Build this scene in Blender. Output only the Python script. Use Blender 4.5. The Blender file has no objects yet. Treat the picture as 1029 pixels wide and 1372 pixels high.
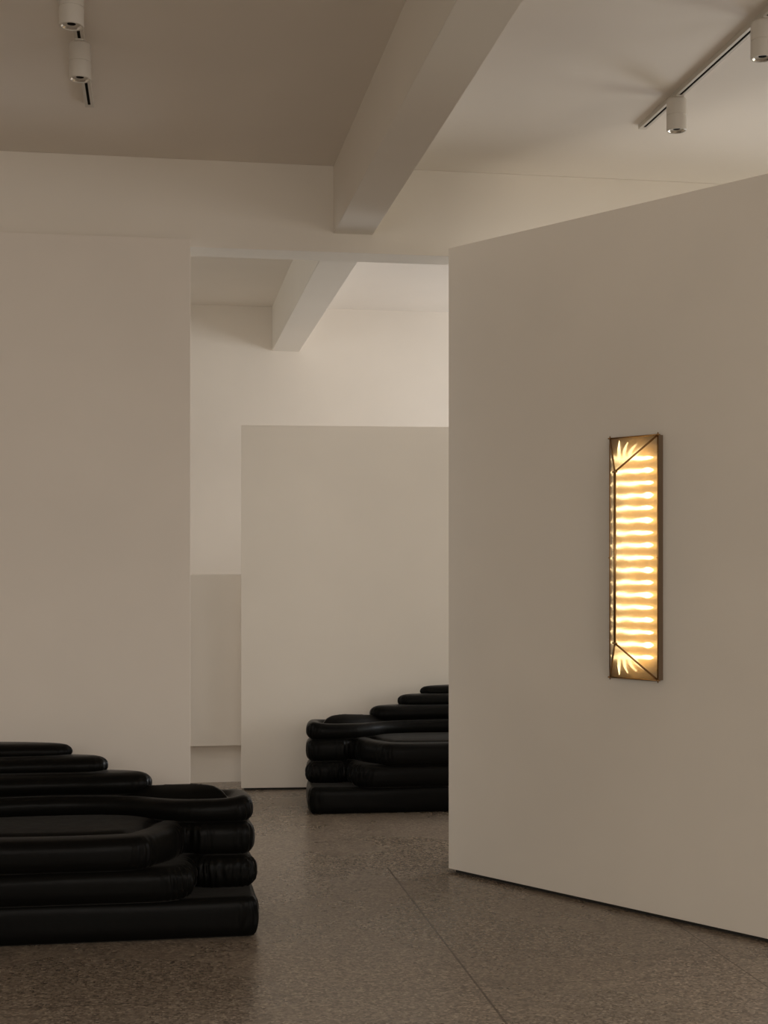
import bpy, bmesh, math, random
import numpy as np
from mathutils import Vector, Matrix

random.seed(4)
S = bpy.context.scene
COL = S.collection

# ------------------------------------------------------------------ helpers
def link(o, parent=None):
    COL.objects.link(o)
    if parent is not None:
        o.parent = parent
    return o

def mesh_obj(name, bm, mat, parent=None, smooth=False):
    me = bpy.data.meshes.new(name)
    bm.normal_update()
    bm.to_mesh(me); bm.free()
    me.materials.append(mat)
    if smooth:
        for p in me.polygons: p.use_smooth = True
    return link(bpy.data.objects.new(name, me), parent)

def thing(name, label, cat, loc=(0, 0, 0), rot=(0, 0, 0), group=None):
    o = bpy.data.objects.new(name, None)
    o.empty_display_size = 0.1
    link(o)
    o.location = loc; o.rotation_euler = rot
    o['label'] = label; o['category'] = cat; o['kind'] = 'thing'
    if group: o['group'] = group
    return o

def struct(name, bm, mat, label=None, parent=None, smooth=False):
    o = mesh_obj(name, bm, mat, parent, smooth)
    if parent is None:
        o['kind'] = 'structure'
        if label: o['label'] = label; o['category'] = name.split('_')[0]
    return o

def box(bm, x0, x1, y0, y1, z0, z1, bev=0.0, M=None):
    v = [bm.verts.new((x, y, z)) for x in (x0, x1) for y in (y0, y1) for z in (z0, z1)]
    f = [(0, 1, 3, 2), (4, 6, 7, 5), (0, 4, 5, 1), (2, 3, 7, 6), (0, 2, 6, 4), (1, 5, 7, 3)]
    fs = [bm.faces.new([v[i] for i in q]) for q in f]
    if bev > 0:
        es = list({e for q in fs for e in q.edges})
        r = bmesh.ops.bevel(bm, geom=es, offset=bev, segments=2, affect='EDGES', profile=0.7)
        vs = list({w for q in r['faces'] for w in q.verts} | {w for w in v if w.is_valid})
    else:
        vs = v
    if M is not None:
        vs2 = [w for w in bm.verts if w.is_valid]
        bmesh.ops.transform(bm, matrix=M, verts=vs2)
    return bm

def tube(bm, pts, r, seg=10, cap=True, rad=None):
    pts = [Vector(p) for p in pts]
    rings = []
    up = None
    for i, p in enumerate(pts):
        t = (pts[min(i + 1, len(pts) - 1)] - pts[max(i - 1, 0)]).normalized()
        if up is None:
            up = t.orthogonal().normalized()
        else:
            up = (up - t * up.dot(t)).normalized()
        w = t.cross(up)
        rings.append([bm.verts.new(p + (rad[i] if rad else r) * (math.cos(a) * up + math.sin(a) * w))
                      for a in (2 * math.pi * k / seg for k in range(seg))])
    for a, b in zip(rings, rings[1:]):
        for k in range(seg):
            bm.faces.new((a[k], a[(k + 1) % seg], b[(k + 1) % seg], b[k]))
    if cap:
        bm.faces.new(rings[0][::-1]); bm.faces.new(rings[-1])
    return bm

def lathe(bm, prof, seg=40, M=None):
    rings = []
    for r, z in prof:
        if r < 1e-6:
            rings.append([bm.verts.new((0, 0, z))])
        else:
            rings.append([bm.verts.new((r * math.cos(2 * math.pi * k / seg), r * math.sin(2 * math.pi * k / seg), z)) for k in range(seg)])
    for a, b in zip(rings, rings[1:]):
        for k in range(seg):
            k2 = (k + 1) % seg
            if len(a) == 1 and len(b) == 1: continue
            if len(a) == 1: bm.faces.new((a[0], b[k2], b[k]))
            elif len(b) == 1: bm.faces.new((a[k], a[k2], b[0]))
            else: bm.faces.new((a[k], a[k2], b[k2], b[k]))
    bmesh.ops.recalc_face_normals(bm, faces=bm.faces[:])
    if M is not None: bmesh.ops.transform(bm, matrix=M, verts=bm.verts[:])
    return bm

# ------------------------------------------------------------------ materials
class NT:
    def __init__(s, name):
        s.m = bpy.data.materials.new(name); s.m.use_nodes = True
        s.t = s.m.node_tree; s.b = s.t.nodes['Principled BSDF']
    def n(s, typ, **kw):
        nd = s.t.nodes.new(typ)
        for k, v in kw.items():
            if k in nd.inputs: nd.inputs[k].default_value = v
            else: setattr(nd, k, v)
        return nd
    def l(s, a, b): s.t.links.new(a, b)

def wall_mat(name, col, rough=0.75, var=0.03, bump=0.05):
    k = NT(name)
    tc = k.n('ShaderNodeTexCoord')
    nz = k.n('ShaderNodeTexNoise', Scale=1.3, Detail=3.0)
    k.l(tc.outputs['Object'], nz.inputs['Vector'])
    rp = k.n('ShaderNodeValToRGB')
    rp.color_ramp.elements[0].position = 0.3; rp.color_ramp.elements[1].position = 0.7
    rp.color_ramp.elements[0].color = (*[c * (1 - var) for c in col], 1)
    rp.color_ramp.elements[1].color = (*[min(1, c * (1 + var)) for c in col], 1)
    k.l(nz.outputs['Fac'], rp.inputs['Fac']); k.l(rp.outputs['Color'], k.b.inputs['Base Color'])
    k.b.inputs['Roughness'].default_value = rough
    k.b.inputs['Specular IOR Level'].default_value = 0.25
    n2 = k.n('ShaderNodeTexNoise', Scale=160.0, Detail=2.0)
    k.l(tc.outputs['Object'], n2.inputs['Vector'])
    bp = k.n('ShaderNodeBump', Strength=bump, Distance=0.002)
    k.l(n2.outputs['Fac'], bp.inputs['Height']); k.l(bp.outputs['Normal'], k.b.inputs['Normal'])
    return k.m

def plain(name, col, rough=0.5, metal=0.0, spec=0.5, noise=0.0):
    k = NT(name)
    tc = k.n('ShaderNodeTexCoord')
    nz = k.n('ShaderNodeTexNoise', Scale=60.0, Detail=2.0)
    k.l(tc.outputs['Object'], nz.inputs['Vector'])
    mr = k.n('ShaderNodeMapRange')
    mr.inputs['To Min'].default_value = max(0.02, rough - 0.05); mr.inputs['To Max'].default_value = rough + 0.05
    k.l(nz.outputs['Fac'], mr.inputs['Value']); k.l(mr.outputs['Result'], k.b.inputs['Roughness'])
    k.b.inputs['Base Color'].default_value = (*col, 1)
    k.b.inputs['Metallic'].default_value = metal
    k.b.inputs['Specular IOR Level'].default_value = spec
    return k.m

def emit_mat(name, col, strength):
    k = NT(name)
    k.b.inputs['Base Color'].default_value = (*col, 1)
    k.b.inputs['Emission Color'].default_value = (*col, 1)
    k.b.inputs['Emission Strength'].default_value = strength
    return k.m

PLASTER = (0.80, 0.745, 0.675)
m_wall = wall_mat('wall_plaster', PLASTER)
m_ceil = wall_mat('ceiling_plaster', (0.80, 0.75, 0.685), var=0.02, bump=0.12)
m_beam = wall_mat('beam_plaster', (0.79, 0.745, 0.675), var=0.02)
m_gap = plain('shadow_gap_black', (0.02, 0.017, 0.014), 0.7)
m_white = plain('white_lamp_metal', (0.60, 0.56, 0.50), 0.45)
m_black = plain('black_slot', (0.006, 0.005, 0.004), 0.8, 0, 0.05)
m_lens = plain('lens_reflector', (0.75, 0.72, 0.66), 0.18, 0.8)
m_brass = plain('aged_brass', (0.34, 0.20, 0.085), 0.34, 1.0)
m_gold = plain('gold_backplate', (0.62, 0.47, 0.28), 0.5, 0.6)
m_tray = plain('shaded_bronze_tray', (0.24, 0.175, 0.12), 0.45, 0.5)  # bronze darkened to carry the shadow tone on the tray side
m_frame = plain('window_frame_paint', (0.6, 0.58, 0.55), 0.5)

def leather_mat():
    k = NT('black_leather')
    tc = k.n('ShaderNodeTexCoord')
    vo = k.n('ShaderNodeTexVoronoi', Scale=420.0)
    k.l(tc.outputs['Object'], vo.inputs['Vector'])
    nz = k.n('ShaderNodeTexNoise', Scale=14.0, Detail=5.0, Roughness=0.6)
    k.l(tc.outputs['Object'], nz.inputs['Vector'])
    b1 = k.n('ShaderNodeBump', Strength=0.12, Distance=0.0008)
    k.l(vo.outputs['Distance'], b1.inputs['Height'])
    b2 = k.n('ShaderNodeBump', Strength=0.25, Distance=0.006)
    k.l(nz.outputs['Fac'], b2.inputs['Height']); k.l(b1.outputs['Normal'], b2.inputs['Normal'])
    k.l(b2.outputs['Normal'], k.b.inputs['Normal'])
    k.b.inputs['Base Color'].default_value = (0.004, 0.0038, 0.0033, 1)
    mr = k.n('ShaderNodeMapRange')
    mr.inputs['To Min'].default_value = 0.28; mr.inputs['To Max'].default_value = 0.42
    k.l(nz.outputs['Fac'], mr.inputs['Value']); k.l(mr.outputs['Result'], k.b.inputs['Roughness'])
    k.b.inputs['Specular IOR Level'].default_value = 0.06
    k.b.inputs['Sheen Weight'].default_value = 0.065; k.b.inputs['Sheen Roughness'].default_value = 0.3
    k.b.inputs['Sheen Tint'].default_value = (1.0, .93, .84, 1)
    return k.m
m_leather = leather_mat()

def floor_mat():
    k = NT('terrazzo')
    tc = k.n('ShaderNodeTexCoord')
    # aggregate chips
    vo = k.n('ShaderNodeTexVoronoi', Scale=105.0)
    k.l(tc.outputs['Object'], vo.inputs['Vector'])
    chip = k.n('ShaderNodeValToRGB')
    cr = chip.color_ramp
    cr.elements[0].position = 0.0; cr.elements[0].color = (0.094, 0.071, 0.054, 1)
    cr.elements[1].position = 1.0; cr.elements[1].color = (0.360, 0.294, 0.228, 1)
    e = cr.elements.new(0.45); e.color = (0.186, 0.148, 0.114, 1)
    e = cr.elements.new(0.86); e.color = (0.252, 0.202, 0.156, 1)
    sep = k.n('ShaderNodeSeparateColor')
    k.l(vo.outputs['Color'], sep.inputs['Color']); k.l(sep.outputs['Red'], chip.inputs['Fac'])
    # broad mottling
    nz = k.n('ShaderNodeTexNoise', Scale=1.1, Detail=5.0, Roughness=0.62)
    k.l(tc.outputs['Object'], nz.inputs['Vector'])
    mr = k.n('ShaderNodeMapRange')
    mr.inputs['From Min'].default_value = 0.3; mr.inputs['From Max'].default_value = 0.7
    mr.inputs['To Min'].default_value = 0.86; mr.inputs['To Max'].default_value = 1.16
    k.l(nz.outputs['Fac'], mr.inputs['Value'])
    mul = k.n('ShaderNodeMix', data_type='RGBA', blend_type='MULTIPLY')
    mul.inputs[0].default_value = 1.0
    k.l(chip.outputs['Color'], mul.inputs[6]); k.l(mr.outputs['Result'], mul.inputs[7])
    # joints between the cast slabs
    pos = k.n('ShaderNodeSeparateXYZ'); k.l(tc.outputs['Object'], pos.inputs['Vector'])
    def joint(axis, at, w=.0028, cut=None):
        d = k.n('ShaderNodeMath', operation='SUBTRACT'); d.inputs[1].default_value = at
        k.l(pos.outputs[axis], d.inputs[0])
        a = k.n('ShaderNodeMath', operation='ABSOLUTE'); k.l(d.outputs[0], a.inputs[0])
        l = k.n('ShaderNodeMath', operation='LESS_THAN'); l.inputs[1].default_value = w
        k.l(a.outputs[0], l.inputs[0])
        if cut is None: return l
        c = k.n('ShaderNodeMath', operation='LESS_THAN'); c.inputs[1].default_value = cut
        k.l(pos.outputs['Y'], c.inputs[0])
        m = k.n('ShaderNodeMath', operation='MULTIPLY'); k.l(l.outputs[0], m.inputs[0]); k.l(c.outputs[0], m.inputs[1])
        return m
    js = [joint('X', 1.13, .0042, 6.9), joint('X', 2.15, .0026), joint('X', 3.19, .0025), joint('X', -.9, .002),
          joint('Y', 4.89, .0022), joint('Y', 6.9, .002), joint('Y', 8.2, .0016), joint('Y', 2.9, .002)]
    tot = js[0]
    for q in js[1:]:
        mx = k.n('ShaderNodeMath', operation='MAXIMUM'); k.l(tot.outputs[0], mx.inputs[0]); k.l(q.outputs[0], mx.inputs[1]); tot = mx
    br = k.n('ShaderNodeMix', data_type='RGBA')
    br.inputs[6].default_value = (1, 1, 1, 1); br.inputs[7].default_value = (.34, .30, .27, 1)
    k.l(tot.outputs[0], br.inputs[0])
    mu2 = k.n('ShaderNodeMix', data_type='RGBA', blend_type='MULTIPLY')
    mu2.inputs[0].default_value = 1.0
    k.l(mul.outputs[2], mu2.inputs[6]); k.l(br.outputs[2], mu2.inputs[7])
    k.l(mu2.outputs[2], k.b.inputs['Base Color'])
    r2 = k.n('ShaderNodeMapRange')
    r2.inputs['From Min'].default_value = 0.3; r2.inputs['From Max'].default_value = 0.7
    r2.inputs['To Min'].default_value = 0.22; r2.inputs['To Max'].default_value = 0.34
    k.l(nz.outputs['Fac'], r2.inputs['Value']); k.l(r2.outputs['Result'], k.b.inputs['Roughness'])
    k.b.inputs['Specular IOR Level'].default_value = 0.45
    bn = k.n('ShaderNodeTexNoise', Scale=9.0, Detail=4.0)
    k.l(tc.outputs['Object'], bn.inputs['Vector'])
    bp = k.n('ShaderNodeBump', Strength=0.05, Distance=0.004)
    k.l(bn.outputs['Fac'], bp.inputs['Height']); k.l(bp.outputs['Normal'], k.b.inputs['Normal'])
    return k.m
m_floor = floor_mat()

# ------------------------------------------------------------------ the room
ZC = 3.522                                   # ceiling
X0, X1, Y0, Y1 = -3.4, 6.0, -3.0, 10.87      # shell
struct('floor', box(bmesh.new(), X0 - .3, X1 + .3, Y0 - .3, Y1 + .3, -0.12, 0.0), m_floor)
struct('ceiling', box(bmesh.new(), X0 - .3, X1 + .3, Y0 - .3, Y1 + .3, ZC, ZC + 0.12), m_ceil)
struct('wall_back', box(bmesh.new(), X0 - .2, X1 + .2, Y1, Y1 + .2, 0, ZC), m_wall)

# wall with openings: pieces in a grid around the window holes (all one wall)
def wall_openings(name, axis, c0, c1, u0, u1, holes):
    bm = bmesh.new()
    cuts = sorted({u0, u1} | {h[0] for h in holes} | {h[1] for h in holes})
    for a, b in zip(cuts, cuts[1:]):
        hs = [h for h in holes if h[0] <= a and b <= h[1]]
        spans = [(0, ZC)] if not hs else [(0, hs[0][2]), (hs[0][3], ZC)]
        for z0, z1 in spans:
            if axis == 'y': box(bm, c0, c1, a, b, z0, z1)
            else: box(bm, a, b, c0, c1, z0, z1)
    return struct(name, bm, m_wall)

m_glass = NT('window_glass')
m_glass.b.inputs['Base Color'].default_value = (1, 1, 1, 1)
m_glass.b.inputs['Transmission Weight'].default_value = 1.0
m_glass.b.inputs['Roughness'].default_value = 0.02
m_glass = m_glass.m

W1 = (5.3, 6.9, 0.9, 2.75); W2 = (8.2, 10.6, 0.9, 2.75)
W3 = (-2.6, 2.4, 1.6, 3.1)
W4 = (-2.4, 3.0, 0.6, 2.7)
W5 = (-1.4, 2.5, 0.9, 2.75); W6 = (7.35, 9.2, 0.9, 2.75)
wall_openings('wall_right', 'y', X1, X1 + .2, Y0, Y1, [W1, W2, W5])
wall_openings('wall_left', 'y', X0 - .2, X0, Y0, Y1, [W4, W6])
wall_openings('wall_front', 'x', Y0 - .2, Y0, X0, X1, [W3])

def window(name, axis, c, hole):
    a, b, z0, z1 = hole
    w = 0.05
    bm = bmesh.new()
    mull = [a + (b - a) * i / 3 for i in (1, 2)]
    def bx(u0, u1, p, q):
        if axis == 'y': box(bm, c - .03, c + .03, u0, u1, p, q)
        else: box(bm, u0, u1, c - .03, c + .03, p, q)
    bx(a, b, z0, z0 + w); bx(a, b, z1 - w, z1)
    bx(a, a + w, z0 + w, z1 - w); bx(b - w, b, z0 + w, z1 - w)
    for m in mull: bx(m - w / 2, m + w / 2, z0 + w, z1 - w)
    o = struct(name, bm, m_frame)
    g = bmesh.new()
    if axis == 'y': box(g, c - .004, c + .004, a, b, z0, z1)
    else: box(g, a, b, c - .004, c + .004, z0, z1)
    mesh_obj('window_pane', g, m_glass, o)
    return o
window('window_1', 'y', X1 + .14, W1)
window('window_2', 'y', X1 + .14, W2)
window('added_window_3', 'x', Y0 - .14, W3)  # unseen window, added behind the camera for front fill
window('added_window_4', 'y', X0 - .14, W4)  # unseen window, added on the left to brighten the camera side
window('window_5', 'y', X1 + .14, W5)
window('added_window_6', 'y', X0 - .14, W6)  # unseen window, added to lift the rear left bay and the counter

# beams under the ceiling
XB0, XB1, ZXB = 7.0, 7.205, 3.087            # cross beam
BX0, BX1, ZB = 0.872, 1.07, 3.181            # long beam
struct('ceiling_beam_across', box(bmesh.new(), X0, X1, XB0, XB1, ZXB, ZC, 0.004), m_beam)
struct('ceiling_beam_long', box(bmesh.new(), BX0, BX1, Y0, XB0, ZB, ZC, 0.004), m_beam)
struct('ceiling_beam_long_rear', box(bmesh.new(), BX0, BX1 + .015, XB1, Y1, ZB, ZC, 0.004), m_beam)

# partition walls
struct('wall_partition_left', box(bmesh.new(), X0, 0.155, 6.90, 6.998, 0, 3.103, 0.003), m_wall)

def rotz(p, ang):
    return Matrix.Translation(Vector(p)) @ Matrix.Rotation(ang, 4, 'Z')

PA = Vector((1.412, 6.755, 0)); WD = Vector((0.55302, -0.83317, 0)); WN = Vector((-0.83317, -0.55302, 0))
# local: x along the wall, y away from the room's viewer side, z up
MR = Matrix(((WD.x, -WN.x, 0, PA.x), (WD.y, -WN.y, 0, PA.y), (0, 0, 1, 0), (0, 0, 0, 1)))
struct('wall_partition_right', box(bmesh.new(), 0, 1.95, 0, 0.16, 0.017, 3.071, 0.003, MR), m_wall)
struct('baseboard_partition_right', box(bmesh.new(), 0.03, 1.92, 0.02, 0.14, 0, 0.017, 0, MR), m_gap)
MP = rotz((0.55, 9.436, 0), math.atan2(-0.07, 1))
struct('wall_partition_back', box(bmesh.new(), 0, 1.75, 0, 0.13, 0.015, 2.455, 0.003, MP), m_wall)
struct('baseboard_partition_back', box(bmesh.new(), 0.02, 1.73, 0.02, 0.11, 0, 0.015, 0, MP), m_gap)

# white boxed counter in the gap between two partitions
ct = thing('counter', 'pale boxed counter on a recessed foot in the narrow gap between two partition walls', 'counter', (0.1, 9.75, 0))
mesh_obj('counter_body', box(bmesh.new(), -0.75, 0.75, 0, 0.55, 0.262, 1.448, 0.004), m_wall, ct)
mesh_obj('recessed_base', box(bmesh.new(), -0.73, 0.73, 0.075, 0.5, 0.0, 0.262), m_wall, ct)

# ------------------------------------------------------------------ layered leather sofas
def smooth_closed(pts, iters=3):
    p = np.array(pts, float)
    for _ in range(iters):
        q = np.roll(p, -1, 0)
        p = np.stack([0.75 * p + 0.25 * q, 0.25 * p + 0.75 * q], 1).reshape(-1, 2)
    return p

def resample(p, step):
    q = np.vstack([p, p[:1]])
    L = np.r_[0, np.cumsum(np.linalg.norm(np.diff(q, axis=0), axis=1))]
    n = int(L[-1] / step)
    t = np.linspace(0, L[-1], n, endpoint=False)
    return np.stack([np.interp(t, L, q[:, 0]), np.interp(t, L, q[:, 1])], 1)

def poly_sdf(P, X, Y):
    """signed distance, positive inside, and the index of the nearest edge"""
    A = P; B = np.roll(P, -1, 0)
    best = np.full(X.shape, 1e9); idx = np.zeros(X.shape, int)
    ins = np.zeros(X.shape, bool)
    for i in range(len(A)):
        ax, ay = A[i]; bx, by = B[i]
        dx, dy = bx - ax, by - ay
        t = np.clip(((X - ax) * dx + (Y - ay) * dy) / (dx * dx + dy * dy), 0, 1)
        d = (X - ax - t * dx) ** 2 + (Y - ay - t * dy) ** 2
        m = d < best
        best[m] = d[m]; idx[m] = i
        if ay != by:
            c = ((ay > Y) != (by > Y)) & (X < dx * (Y - ay) / dy + ax)
            ins ^= c
    d = np.sqrt(best)
    return np.where(ins, d, -d), idx

def surface_nets(F, org, h):
    nx, ny, nz = F.shape
    ins = F > 0
    acc = np.zeros((nx - 1, ny - 1, nz - 1, 3)); cnt = np.zeros((nx - 1, ny - 1, nz - 1))
    cor = [(i, j, k) for i in (0, 1) for j in (0, 1) for k in (0, 1)]
    def cv(A, c): return A[c[0]:nx - 1 + c[0], c[1]:ny - 1 + c[1], c[2]:nz - 1 + c[2]]
    for a in cor:
        for ax in range(3):
            if a[ax] == 1: continue
            b = list(a); b[ax] = 1
            fa, fb = cv(F, a), cv(F, b)
            m = cv(ins, a) != cv(ins, b)
            t = np.where(m, fa / np.where(fa == fb, 1, fa - fb), 0)
            for q in range(3):
                acc[..., q] += np.where(m, a[q] + (t if q == ax else 0), 0)
            cnt += m
    act = cnt > 0
    ids = -np.ones(act.shape, int); ids[act] = np.arange(act.sum())
    base = np.stack(np.nonzero(act), 1)
    V = (base + acc[act] / cnt[act][:, None]) * h + np.array(org)
    faces = []
    for ax in range(3):
        s0 = [slice(None)] * 3; s1 = [slice(None)] * 3
        s0[ax] = slice(0, -1); s1[ax] = slice(1, None)
        ch = ins[tuple(s0)] != ins[tuple(s1)]
        u, v = [q for q in range(3) if q != ax]
        I = np.stack(np.nonzero(ch), 1)
        ok = (I[:, u] > 0) & (I[:, v] > 0) & (I[:, u] < ids.shape[u]) & (I[:, v] < ids.shape[v])
        I = I[ok]
        def g(du, dv):
            J = I.copy(); J[:, u] += du; J[:, v] += dv
            return ids[J[:, 0], J[:, 1], J[:, 2]]
        q = np.stack([g(-1, -1), g(0, -1), g(0, 0), g(-1, 0)], 1)
        flip = ins[I[:, 0], I[:, 1], I[:, 2]]
        if ax == 1: flip = ~flip
        q[~flip] = q[~flip][:, ::-1]
        faces.append(q)
    return V, np.vstack(faces)

BACK = [(-1.5, .86)]
LAYERS = [
    # name, outline, z0, z1, inset of the rounding, groove depth, pad rise, pleat strength
    dict(name='base_cushion', z=(0.0, .165), r=.045, g=0, rise=0.0, pl=.0040, sq=3.4,
         pts=[(-1.5, -.0), (-.8, -.0), (-.1, -.0), (-.012, .0), (.003, .03), (.004, .12), (0, .42), (-.05, .53), (-.2, .62), (-.6, .74), (-1.2, .86), (-1.5, .86)]),
    dict(name='layer_cushion', z=(.155, .297), r=.068, g=0, rise=0.0, pl=.0105, sq=2.9,
         pts=[(-1.5, -.025), (-.9, -.03), (-.52, -.035), (-.36, -.035), (-.275, .015), (-.258, .09), (-.255, .165), (-.246, .225), (-.228, .20), (-.205, .18), (-.15, .18), (-.04, .175), (-.003, .20), (.002, .28), (-.003, .44), (-.07, .54), (-.25, .63), (-.6, .745), (-1.2, .86), (-1.5, .86)]),
    dict(name='layer_cushion', z=(.285, .428), r=.070, g=.010, rise=.016, pl=.0040, sq=2.9,
         pts=[(-1.5, -.035), (-.9, -.035), (-.60, -.045), (-.45, -.035), (-.385, .06), (-.325, .14), (-.30, .215), (-.285, .275), (-.262, .245), (-.235, .222), (-.16, .222), (-.04, .215), (-.003, .245), (.003, .31), (-.003, .45), (-.08, .56), (-.25, .64), (-.6, .75), (-1.2, .86), (-1.5, .86)]),
    dict(name='layer_cushion', z=(.422, .521), r=.048, g=.014, rise=.080, pl=.0040, sq=2.3, low=True, dome=.075,
         pts=[(-1.5, .42), (-1.1, .44), (-.85, .47), (-.66, .46), (-.52, .41), (-.40, .31), (-.28, .245), (-.14, .235), (-.05, .235), (-.003, .265), (-.0, .36), (-.01, .47), (-.09, .565), (-.3, .65), (-.6, .75), (-1.2, .86), (-1.5, .86)]),
    dict(name='layer_cushion', z=(.500, .603), r=.075, g=0, rise=.004, pl=.0020, sq=2.2,
         pts=[(-1.5, .50), (-1.1, .51), (-.8, .53), (-.6, .50), (-.48, .50), (-.42, .545), (-.44, .62), (-.56, .70), (-.8, .775), (-1.2, .86), (-1.5, .86)]),
    dict(name='layer_cushion', z=(.580, .664), r=.068, g=0, rise=.004, pl=.0025, sq=2.2,
         pts=[(-1.5, .59), (-1.1, .60), (-.85, .60), (-.70, .585), (-.62, .62), (-.62, .69), (-.72, .75), (-.9, .80), (-1.2, .865), (-1.5, .865)]),
    dict(name='layer_cushion', z=(.642, .716), r=.066, g=0, rise=.004, pl=.0015, sq=2.2,
         pts=[(-1.5, .675), (-1.2, .68), (-1.0, .67), (-.85, .665), (-.77, .70), (-.785, .75), (-.9, .81), (-1.2, .865), (-1.5, .865)]),
]

def layer_mesh(L, h=0.0085):
    P = resample(smooth_closed(L['pts']), 0.02)
    z0, z1 = L['z']; r = L['r']; ex = L['sq']
    a = (z1 - z0) / 2; zc = (z0 + z1) / 2
    pad = 0.035
    xs = np.arange(P[:, 0].min() - pad, P[:, 0].max() + pad, h)
    ys = np.arange(P[:, 1].min() - pad, P[:, 1].max() + pad, h)
    zs = np.arange(z0 - pad, z1 + L['rise'] + pad, h)
    X, Y = np.meshgrid(xs, ys, indexing='ij')
    D, idx = poly_sdf(P, X, Y)
    top = np.ones_like(D) * a; bot = np.ones_like(D) * a
    if L.get('low'):                                    # the rim sinks towards the far end of the seat
        top = top - 0.010 * np.clip((-X - .25) / .45, 0, 1) + .013 * np.exp(-((X + .02) / .07) ** 2)
    if L['g']:
        dg = 2.0 * r
        groove = L['g'] * np.exp(-((D - dg) / .020) ** 2)
        rim = 0.6 * L['g'] * np.clip((D - r) / r, 0, 1) ** 2
        rise = L['rise'] * (1 - np.exp(-np.clip(D - dg, 0, 9) / L.get('dome', .05)))
        top = top - groove - rim + rise
    else:
        top = top + L['rise'] * (1 - np.exp(-np.clip(D - r, 0, 9) / .06))
    F = np.empty(D.shape + zs.shape)
    ui = np.clip((r - D) / r, 0, None)
    for k, z in enumerate(zs):
        hz = top if z >= zc else bot
        w = np.abs(z - zc) / hz
        F[..., k] = a * (1 - (ui ** ex + w ** ex) ** (1 / ex))
    V, Q = surface_nets(F, (xs[0], ys[0], zs[0]), h)
    # gentle relaxation to remove the grid's stair steps
    E = np.vstack([Q[:, [0, 1]], Q[:, [1, 2]], Q[:, [2, 3]], Q[:, [3, 0]]])
    for lam in (.5, -.52, .5, -.52, .5, -.52):
        sm = np.zeros_like(V); n = np.zeros(len(V))
        for c in range(3):
            sm[:, c] = np.bincount(E[:, 0], V[E[:, 1], c], len(V)) + np.bincount(E[:, 1], V[E[:, 0], c], len(V))
        n = np.bincount(E[:, 0], minlength=len(V)) + np.bincount(E[:, 1], minlength=len(V))
        V = V + lam * (sm / n[:, None] - V)
    # gathered pleats where the outline turns
    T = np.roll(P, -1, 0) - P
    ang = np.arctan2(T[:, 1], T[:, 0]); dA = np.angle(np.exp(1j * (ang - np.roll(ang, 1))))
    kap = np.abs(dA) / .02
    ker = np.hanning(13); ker /= ker.sum()
    kap = np.convolve(np.r_[kap[-12:], kap, kap[:12]], ker, 'same')[12:-12]
    wgt = np.clip((kap - 2.0) / 6.0, 0, 1)
    dv, iv = poly_sdf(P, V[:, 0], V[:, 1])
    s = iv * 0.02
    A_ = P[iv]; Tn = T[iv] / np.linalg.norm(T[iv], axis=1)[:, None]
    s = s + np.clip(((V[:, 0] - A_[:, 0]) * Tn[:, 0] + (V[:, 1] - A_[:, 1]) * Tn[:, 1]), 0, .02)
    near = np.exp(-np.clip(dv - .02, 0, 9) / .04) * (1 - .55 * np.abs((V[:, 2] - zc) / a) ** 2)
    ph = 2 * np.pi * s / .031 + 1.3 * np.sin(s * 41.0) + .9 * np.sin(V[:, 2] * 45 + s * 17)
    disp = L['pl'] * wgt[iv] * near * (np.sin(ph) + .5 * np.sin(ph * .47 + 1.0))
    Nn = np.stack([Tn[:, 1], -Tn[:, 0]], 1)
    V[:, :2] += Nn * disp[:, None]
    # slow sag so long runs are not ruler straight
    V[:, 2] += .0035 * np.sin(V[:, 0] * 5.1 + z0 * 31) * (V[:, 2] > zc) * (1 - np.exp(-np.clip(V[:, 2] - z0, 0, 1) / .05))
    V[:, 2] = np.maximum(V[:, 2], 0.0)
    return V, Q, dv, zc

def to_mesh(name, V, Q):
    used = np.unique(Q); mp = -np.ones(len(V), int); mp[used] = np.arange(len(used))
    V = V[used]; Q = mp[Q]
    me = bpy.data.meshes.new(name)
    me.vertices.add(len(V)); me.vertices.foreach_set('co', V.astype('f4').ravel())
    me.loops.add(Q.size); me.loops.foreach_set('vertex_index', Q.ravel().astype('i4'))
    me.polygons.add(len(Q)); me.polygons.foreach_set('loop_start', np.arange(0, Q.size, 4, dtype='i4'))
    me.update(calc_edges=True); me.validate()
    me.polygons.foreach_set('use_smooth', np.ones(len(me.polygons), bool))
    me.materials.append(m_leather)
    return me

built = [layer_mesh(L) for L in LAYERS]

def make_sofa(label, loc, rz, mirror):
    root = thing('layered_sofa', label, 'sofa', loc, (0, 0, rz), 'black layered leather sofas')
    for L, (V, Q, dv, zc) in zip(LAYERS, built):
        V = V.copy(); Q = Q.copy()
        if mirror:
            V[:, 0] *= -1; Q = Q[:, ::-1]
        if L['g']:
            lim = 2.0 * L['r']
            isp = ((dv[Q] > lim).all(1)) & ((V[Q][:, :, 2] > zc).all(1))
            o = link(bpy.data.objects.new(L['name'], to_mesh(L['name'], V, Q[~isp])), root)
            link(bpy.data.objects.new('inset_pad', to_mesh('inset_pad', V, Q[isp])), o)
        else:
            link(bpy.data.objects.new(L['name'], to_mesh(L['name'], V, Q)), root)
    return root

make_sofa('large black leather sofa of stacked cushions in front, cut off by the picture edge', (0.40, 5.675, 0), 0.0, False)
make_sofa('black layered leather sofa partly hidden behind the wall that carries the glowing lamp', (0.905, 8.425, 0), -0.04, True)

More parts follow.
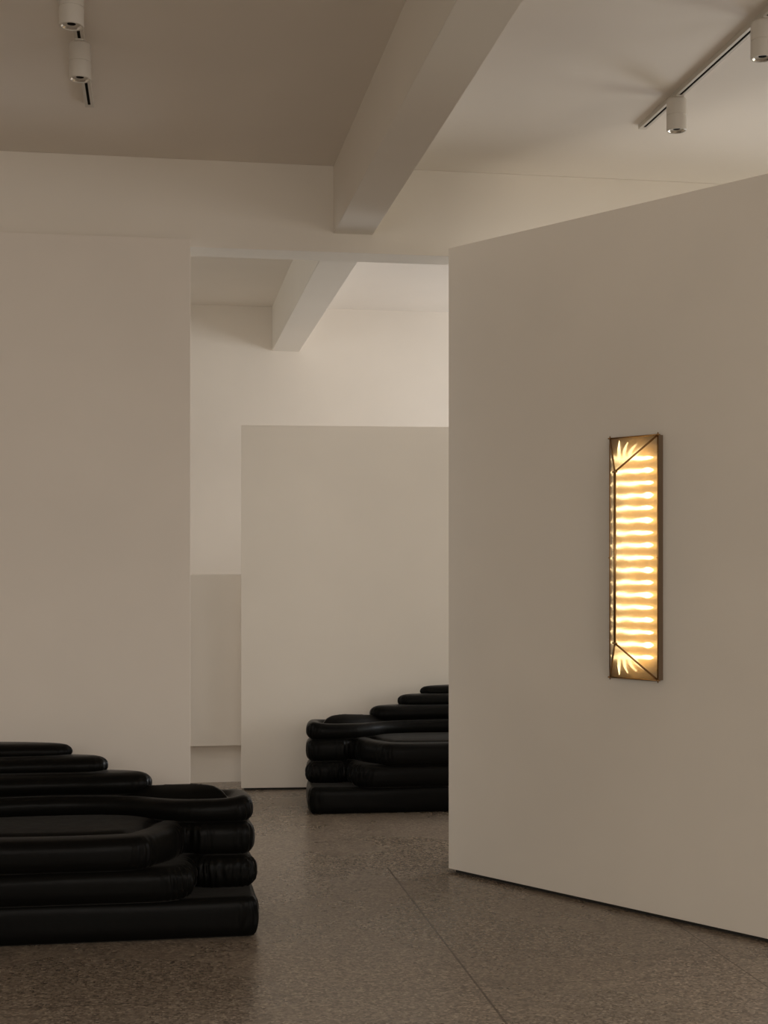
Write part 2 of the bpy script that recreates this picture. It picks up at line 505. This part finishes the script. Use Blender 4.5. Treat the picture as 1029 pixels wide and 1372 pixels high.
# ------------------------------------------------------------------ tracks and spotlights
def track(label, x, y0, y1):
    t = thing('ceiling_track', label, 'lighting track', (x, y1, ZC), group='spotlight tracks on the ceiling')
    w, hh = .0185, .020
    bm = bmesh.new()
    L = y0 - y1
    box(bm, -w, -w + .0125, L, 0, -hh, 0)
    box(bm, w - .0125, w, L, 0, -hh, 0)
    box(bm, -w + .0125, w - .0125, L, 0, -.008, 0)
    box(bm, -w + .0125, w - .0125, -.03, 0, -hh, -.008)
    box(bm, -w + .0125, w - .0125, L, L + .03, -hh, -.008)
    mesh_obj('rail', bm, m_white, t)
    mesh_obj('slot', box(bmesh.new(), -w + .0125, w - .0125, L + .03, -.03, -.0175, -.008), m_black, t)
    return t
TLX, TRX = -0.295, 2.185
track('short white track with a black slot on the darker ceiling bay beside the beam', TLX, 2.6, 6.22)
track('long white diagonal track on the paler ceiling bay above the wall with the lamp', TRX, 2.2, 6.13)

def spot_parts(root):
    r = .0425
    mesh_obj('track_adapter', box(bmesh.new(), -.0165, .0165, -.045, .045, -.026, -.0185, .002), m_white, root)
    mesh_obj('housing', lathe(bmesh.new(), [(0, -.0225), (r - .006, -.0225), (r, -.030), (r, -.094), (r - .0016, -.0948), (r - .0016, -.0962), (r, -.097),
                                           (r, -.158), (r - .002, -.160), (r - .006, -.160), (r - .0075, -.152), (0, -.150)]), m_white, root, True)
    o = mesh_obj('reflector', lathe(bmesh.new(), [(r - .007, -.158), (r - .013, -.150), (r - .022, -.1465), (0, -.1465)]), m_lens, root, True)
    mesh_obj('lens', lathe(bmesh.new(), [(.016, -.1485), (.015, -.1510), (0, -.1525)]), m_black, root, True)
def auto_smooth(root):
    for c in root.children:
        if c.type == 'MESH':
            c.data.set_sharp_from_angle(angle=math.radians(32))
spots = [
    ('white cylinder spotlight on the short track, cut off by the top edge of the picture', TLX, 4.93, 0),
    ('white cylinder spotlight near the end of the short track in the dark ceiling bay', TLX, 5.46, 0),
    ('small white cylinder spotlight near the far end of the long diagonal track', TRX, 5.70, 0),
    ('white cylinder spotlight on the diagonal track, cut off by the picture edge', TRX, 4.84, 0),
]
proto = None
for lb, x, y, rz in spots:
    if proto is None:
        proto = thing('track_spotlight', lb, 'spotlight', (x, y, ZC), group='cylinder spotlights on the tracks')
        spot_parts(proto); auto_smooth(proto)
    else:
        r_ = proto.copy(); COL.objects.link(r_); r_.location = (x, y, ZC); r_['label'] = lb
        for c in list(proto.children):
            d = c.copy(); COL.objects.link(d); d.parent = r_

# ------------------------------------------------------------------ wall lamp
# local axes: x along the wall, y out of the wall into the room, z up
LC = PA + WD * 1.153 + Vector((0, 0, 1.541))
lamp = thing('wall_lamp', 'tall glowing glass wall lamp with thin brass rods on the angled partition', 'lamp', LC)
lamp.matrix_world = Matrix(((-WD.x, WN.x, 0, LC.x), (-WD.y, WN.y, 0, LC.y), (0, 0, 1, LC.z), (0, 0, 0, 1)))
# note: local +x runs opposite to WD so that the axes stay right-handed
HW, HH, RH, N0, N1 = .1275, .521, .363, .036, .166
m_tube = emit_mat('lamp_glow', (1.0, 0.74, 0.36), 4.2)
m_streak = emit_mat('lamp_glow_soft', (1.0, 0.72, 0.34), 2.6)
def lamp_glass(rough=.32):
    k = NT('rippled_lamp_glass')
    tc = k.n('ShaderNodeTexCoord')
    nz = k.n('ShaderNodeTexNoise', Scale=26.0, Detail=2.0)
    k.l(tc.outputs['Object'], nz.inputs['Vector'])
    bp = k.n('ShaderNodeBump', Strength=0.5, Distance=0.01)
    k.l(nz.outputs['Fac'], bp.inputs['Height']); k.l(bp.outputs['Normal'], k.b.inputs['Normal'])
    k.b.inputs['Base Color'].default_value = (1.0, 0.96, 0.90, 1)
    k.b.inputs['Transmission Weight'].default_value = 1.0
    k.b.inputs['Roughness'].default_value = rough
    k.b.inputs['IOR'].default_value = 1.3
    return k.m
m_lglass = lamp_glass()
m_eglass = lamp_glass(.42)

bm = bmesh.new()
box(bm, -HW + .003, HW - .003, .018, .022, -HH + .003, HH - .003)
mesh_obj('back_plate', bm, m_gold, lamp)
bm = bmesh.new()
for sx in (-1, 1):
    box(bm, *(sorted((sx * HW, sx * (HW - .003)))), 0.0, .034, -HH, HH)
for sz in (-1, 1):
    box(bm, -HW + .003, HW - .003, 0.0, .034, *(sorted((sz * HH, sz * (HH - .003)))))
mesh_obj('tray_rim', bm, m_tray, lamp)
c = {(-1, -1): (-HW, N0, -HH), (1, -1): (HW, N0, -HH), (-1, 1): (-HW, N0, HH), (1, 1): (HW, N0, HH)}
rb, rt = (0, N1, -RH), (0, N1, RH)
def panel(vs, nrm):
    bm = bmesh.new()
    a = [bm.verts.new(v) for v in vs]
    n = Vector(nrm).normalized() * .0015
    b = [bm.verts.new(Vector(v) - n * 2) for v in vs]
    k = len(vs)
    bm.faces.new(a); bm.faces.new(b[::-1])
    for i in range(k): bm.faces.new((a[i], b[i], b[(i + 1) % k], a[(i + 1) % k]))
    bmesh.ops.recalc_face_normals(bm, faces=bm.faces[:])
    return bm
for sx in (-1, 1):
    vs = [c[(sx, -1)], c[(sx, 1)], rt, rb]
    mesh_obj('glass_panel', panel(vs, (sx * (N1 - N0), HW, 0)), m_lglass, lamp)
for sz, rr in ((-1, rb), (1, rt)):
    mesh_obj('glass_end_panel', panel([c[(-1, sz)], c[(1, sz)], rr], (0, HH - RH, sz * (N1 - N0))), m_eglass, lamp)
def rod(a, b, r=.0045, name='rod'):
    return mesh_obj(name, tube(bmesh.new(), [a, b], r, 10), m_brass, lamp, True)
rod(rb, rt, .0060, 'ridge_rod')
for (sx, sz), p in c.items():
    rod(p, rt if sz > 0 else rb, .0042, 'hip_rod')
rod(c[(-1, -1)], c[(-1, 1)], .0034, 'edge_rod'); rod(c[(1, -1)], c[(1, 1)], .0034, 'edge_rod')
rod(c[(-1, -1)], c[(1, -1)], .0034, 'edge_rod'); rod(c[(-1, 1)], c[(1, 1)], .0034, 'edge_rod')
def connector(p, r=.0065):
    bm = bmesh.new()
    bmesh.ops.create_icosphere(bm, subdivisions=2, radius=r)
    for ax in ((1, 0, 0), (0, 0, 1), (0, 1, 0)):
        v = Vector(ax) * r * 1.9
        tube(bm, [-v, v], r * .45, 8)
    bmesh.ops.translate(bm, verts=bm.verts[:], vec=p)
    mesh_obj('connector', bm, m_brass, lamp, True)
for p in (rb, rt): connector(p)
for p in c.values(): connector(p, .0055)
for p in ((0, N1, 0), (-HW, N0, 0), (HW, N0, 0)): connector(p, .0042)
NB = 17
for i in range(NB):
    z = -.425 + .85 * i / (NB - 1)
    xs_ = [-.110 + .222 * q / 14 for q in range(15)]
    wob = [.004 * math.sin(q * .9 + i * 2.1) * (q / 14) for q in range(15)]
    fat = .006 if i % 2 else .0015
    rr_ = [max(.002, .0068 + fat * math.exp(-((x + .082) / .018) ** 2) + .0012 * math.sin(x * 55 + i) - (.0045 if abs(x) > .107 else 0)) for x in xs_]
    mesh_obj('light_tube', tube(bmesh.new(), [(x, .047, z + wz) for x, wz in zip(xs_, wob)], .0075, 10, True, rr_), m_tube, lamp, True)
for sz in (-1, 1):
    for q in range(4):
        # glowing shapes stand in for light streaks in the glass, bowing from the ridge
        s0 = Vector((.034 - .021 * q, .092 - .013 * q, sz * (RH + .046 + .004 * q)))
        e = Vector((.066 - .047 * q, .050, sz * (.506 - .010 * q)))
        mid = Vector((s0.x + .014, .076, sz * (.470 - .010 * q)))
        ts = [k / 8 for k in range(9)]
        pts = [(1 - t) ** 2 * s0 + 2 * t * (1 - t) * mid + t * t * e for t in ts]
        rr_ = [.0016 + .0046 * math.sin(math.pi * min(1, t * 1.05 + .02)) for t in ts]
        mesh_obj('glow_streak', tube(bmesh.new(), pts, .006, 8, True, rr_), m_streak, lamp, True)

# ------------------------------------------------------------------ light
def area(name, loc, rot, sx, sy, power, col, spread=180):
    l = bpy.data.lights.new(name, 'AREA'); l.shape = 'RECTANGLE'
    l.size = sx; l.size_y = sy; l.energy = power; l.color = col
    l.spread = math.radians(spread)
    o = bpy.data.objects.new(name, l); link(o)
    o.location = loc; o.rotation_euler = rot
    return o
def win_light(name, hole, side, power, col, tilt=0.0, n=6, spread=180):
    """sky light for one window opening: n horizontal bands, leaning by tilt degrees (below zero: light falls from above)"""
    a, b, z0, z1 = hole
    u, t = (a + b) / 2, math.radians(tilt)
    hb = (z1 - z0 - .1) / n
    for i in range(n):
        z = z0 + .05 + hb * (i + .5)
        if side == 'right': loc, rot, sx, sy = (X1 + .05, u, z), (0, math.pi / 2 + t, 0), hb, b - a - .1
        elif side == 'left': loc, rot, sx, sy = (X0 - .05, u, z), (0, -math.pi / 2 - t, 0), hb, b - a - .1
        else: loc, rot, sx, sy = (u, Y0 - .05, z), (math.pi / 2 + t, 0, 0), b - a - .1, hb
        area(name, loc, rot, sx, sy, power / n, col, spread)
PW = dict(W1=43.5, W2=138.0, W3=87.0, W4=26.2, W5=111.0, W6=23.7)
PC = dict(W1=(1.000, 0.983, 0.862), W2=(0.913, 0.946, 1.000), W3=(1.000, 0.914, 0.819), W4=(0.971, 1.000, 0.857), W5=(1.000, 0.946, 0.905), W6=(0.981, 1.000, 0.962))
PT = dict(W1=0, W2=0, W3=-30, W4=-30, W5=-22, W6=0)
win_light('daylight_window_1', W1, 'right', PW['W1'], PC['W1'], PT['W1'])
win_light('daylight_window_2', W2, 'right', PW['W2'], PC['W2'], PT['W2'])
win_light('fill_light_3', W3, 'front', PW['W3'], PC['W3'], PT['W3'], spread=135)  # added front fill, no known source
win_light('fill_light_4', W4, 'left', PW['W4'], PC['W4'], PT['W4'], spread=135)  # added fill from the left of the camera
win_light('daylight_window_5', W5, 'right', PW['W5'], PC['W5'], PT['W5'], spread=135)
win_light('fill_light_6', W6, 'left', PW['W6'], PC['W6'], PT['W6'])  # added fill for the dim bay at the rear left

w = bpy.data.worlds.new('World'); S.world = w; w.use_nodes = True
bg = w.node_tree.nodes['Background']; bg.inputs[0].default_value = (.8, .85, .95, 1); bg.inputs[1].default_value = 0.25

# ------------------------------------------------------------------ camera
F, HOR = 1875.0, 760.0
cam = bpy.data.cameras.new('camera'); co = bpy.data.objects.new('camera', cam); link(co)
co.location = (0, 0, 1.5)
co.rotation_euler = (math.radians(90), 0, -math.atan(302.5 / F))
cam.sensor_fit = 'VERTICAL'; cam.sensor_height = 36.0; cam.sensor_width = 27.0
cam.lens = F / 1372 * 36.0
cam.shift_y = (HOR - 686) / 1372
cam.clip_start = .05
S.camera = co

S.view_settings.view_transform = 'Standard'; S.view_settings.look = 'None'
S.view_settings.gamma = 1.0; S.view_settings.use_curve_mapping = False
S.view_settings.exposure = 0.0
S.cycles.max_bounces = 14; S.cycles.diffuse_bounces = 8; S.cycles.transmission_bounces = 10
S.cycles.use_denoising = True
S.cycles.sample_clamp_indirect = 4.0
S.cycles.caustics_refractive = False; S.cycles.caustics_reflective = False
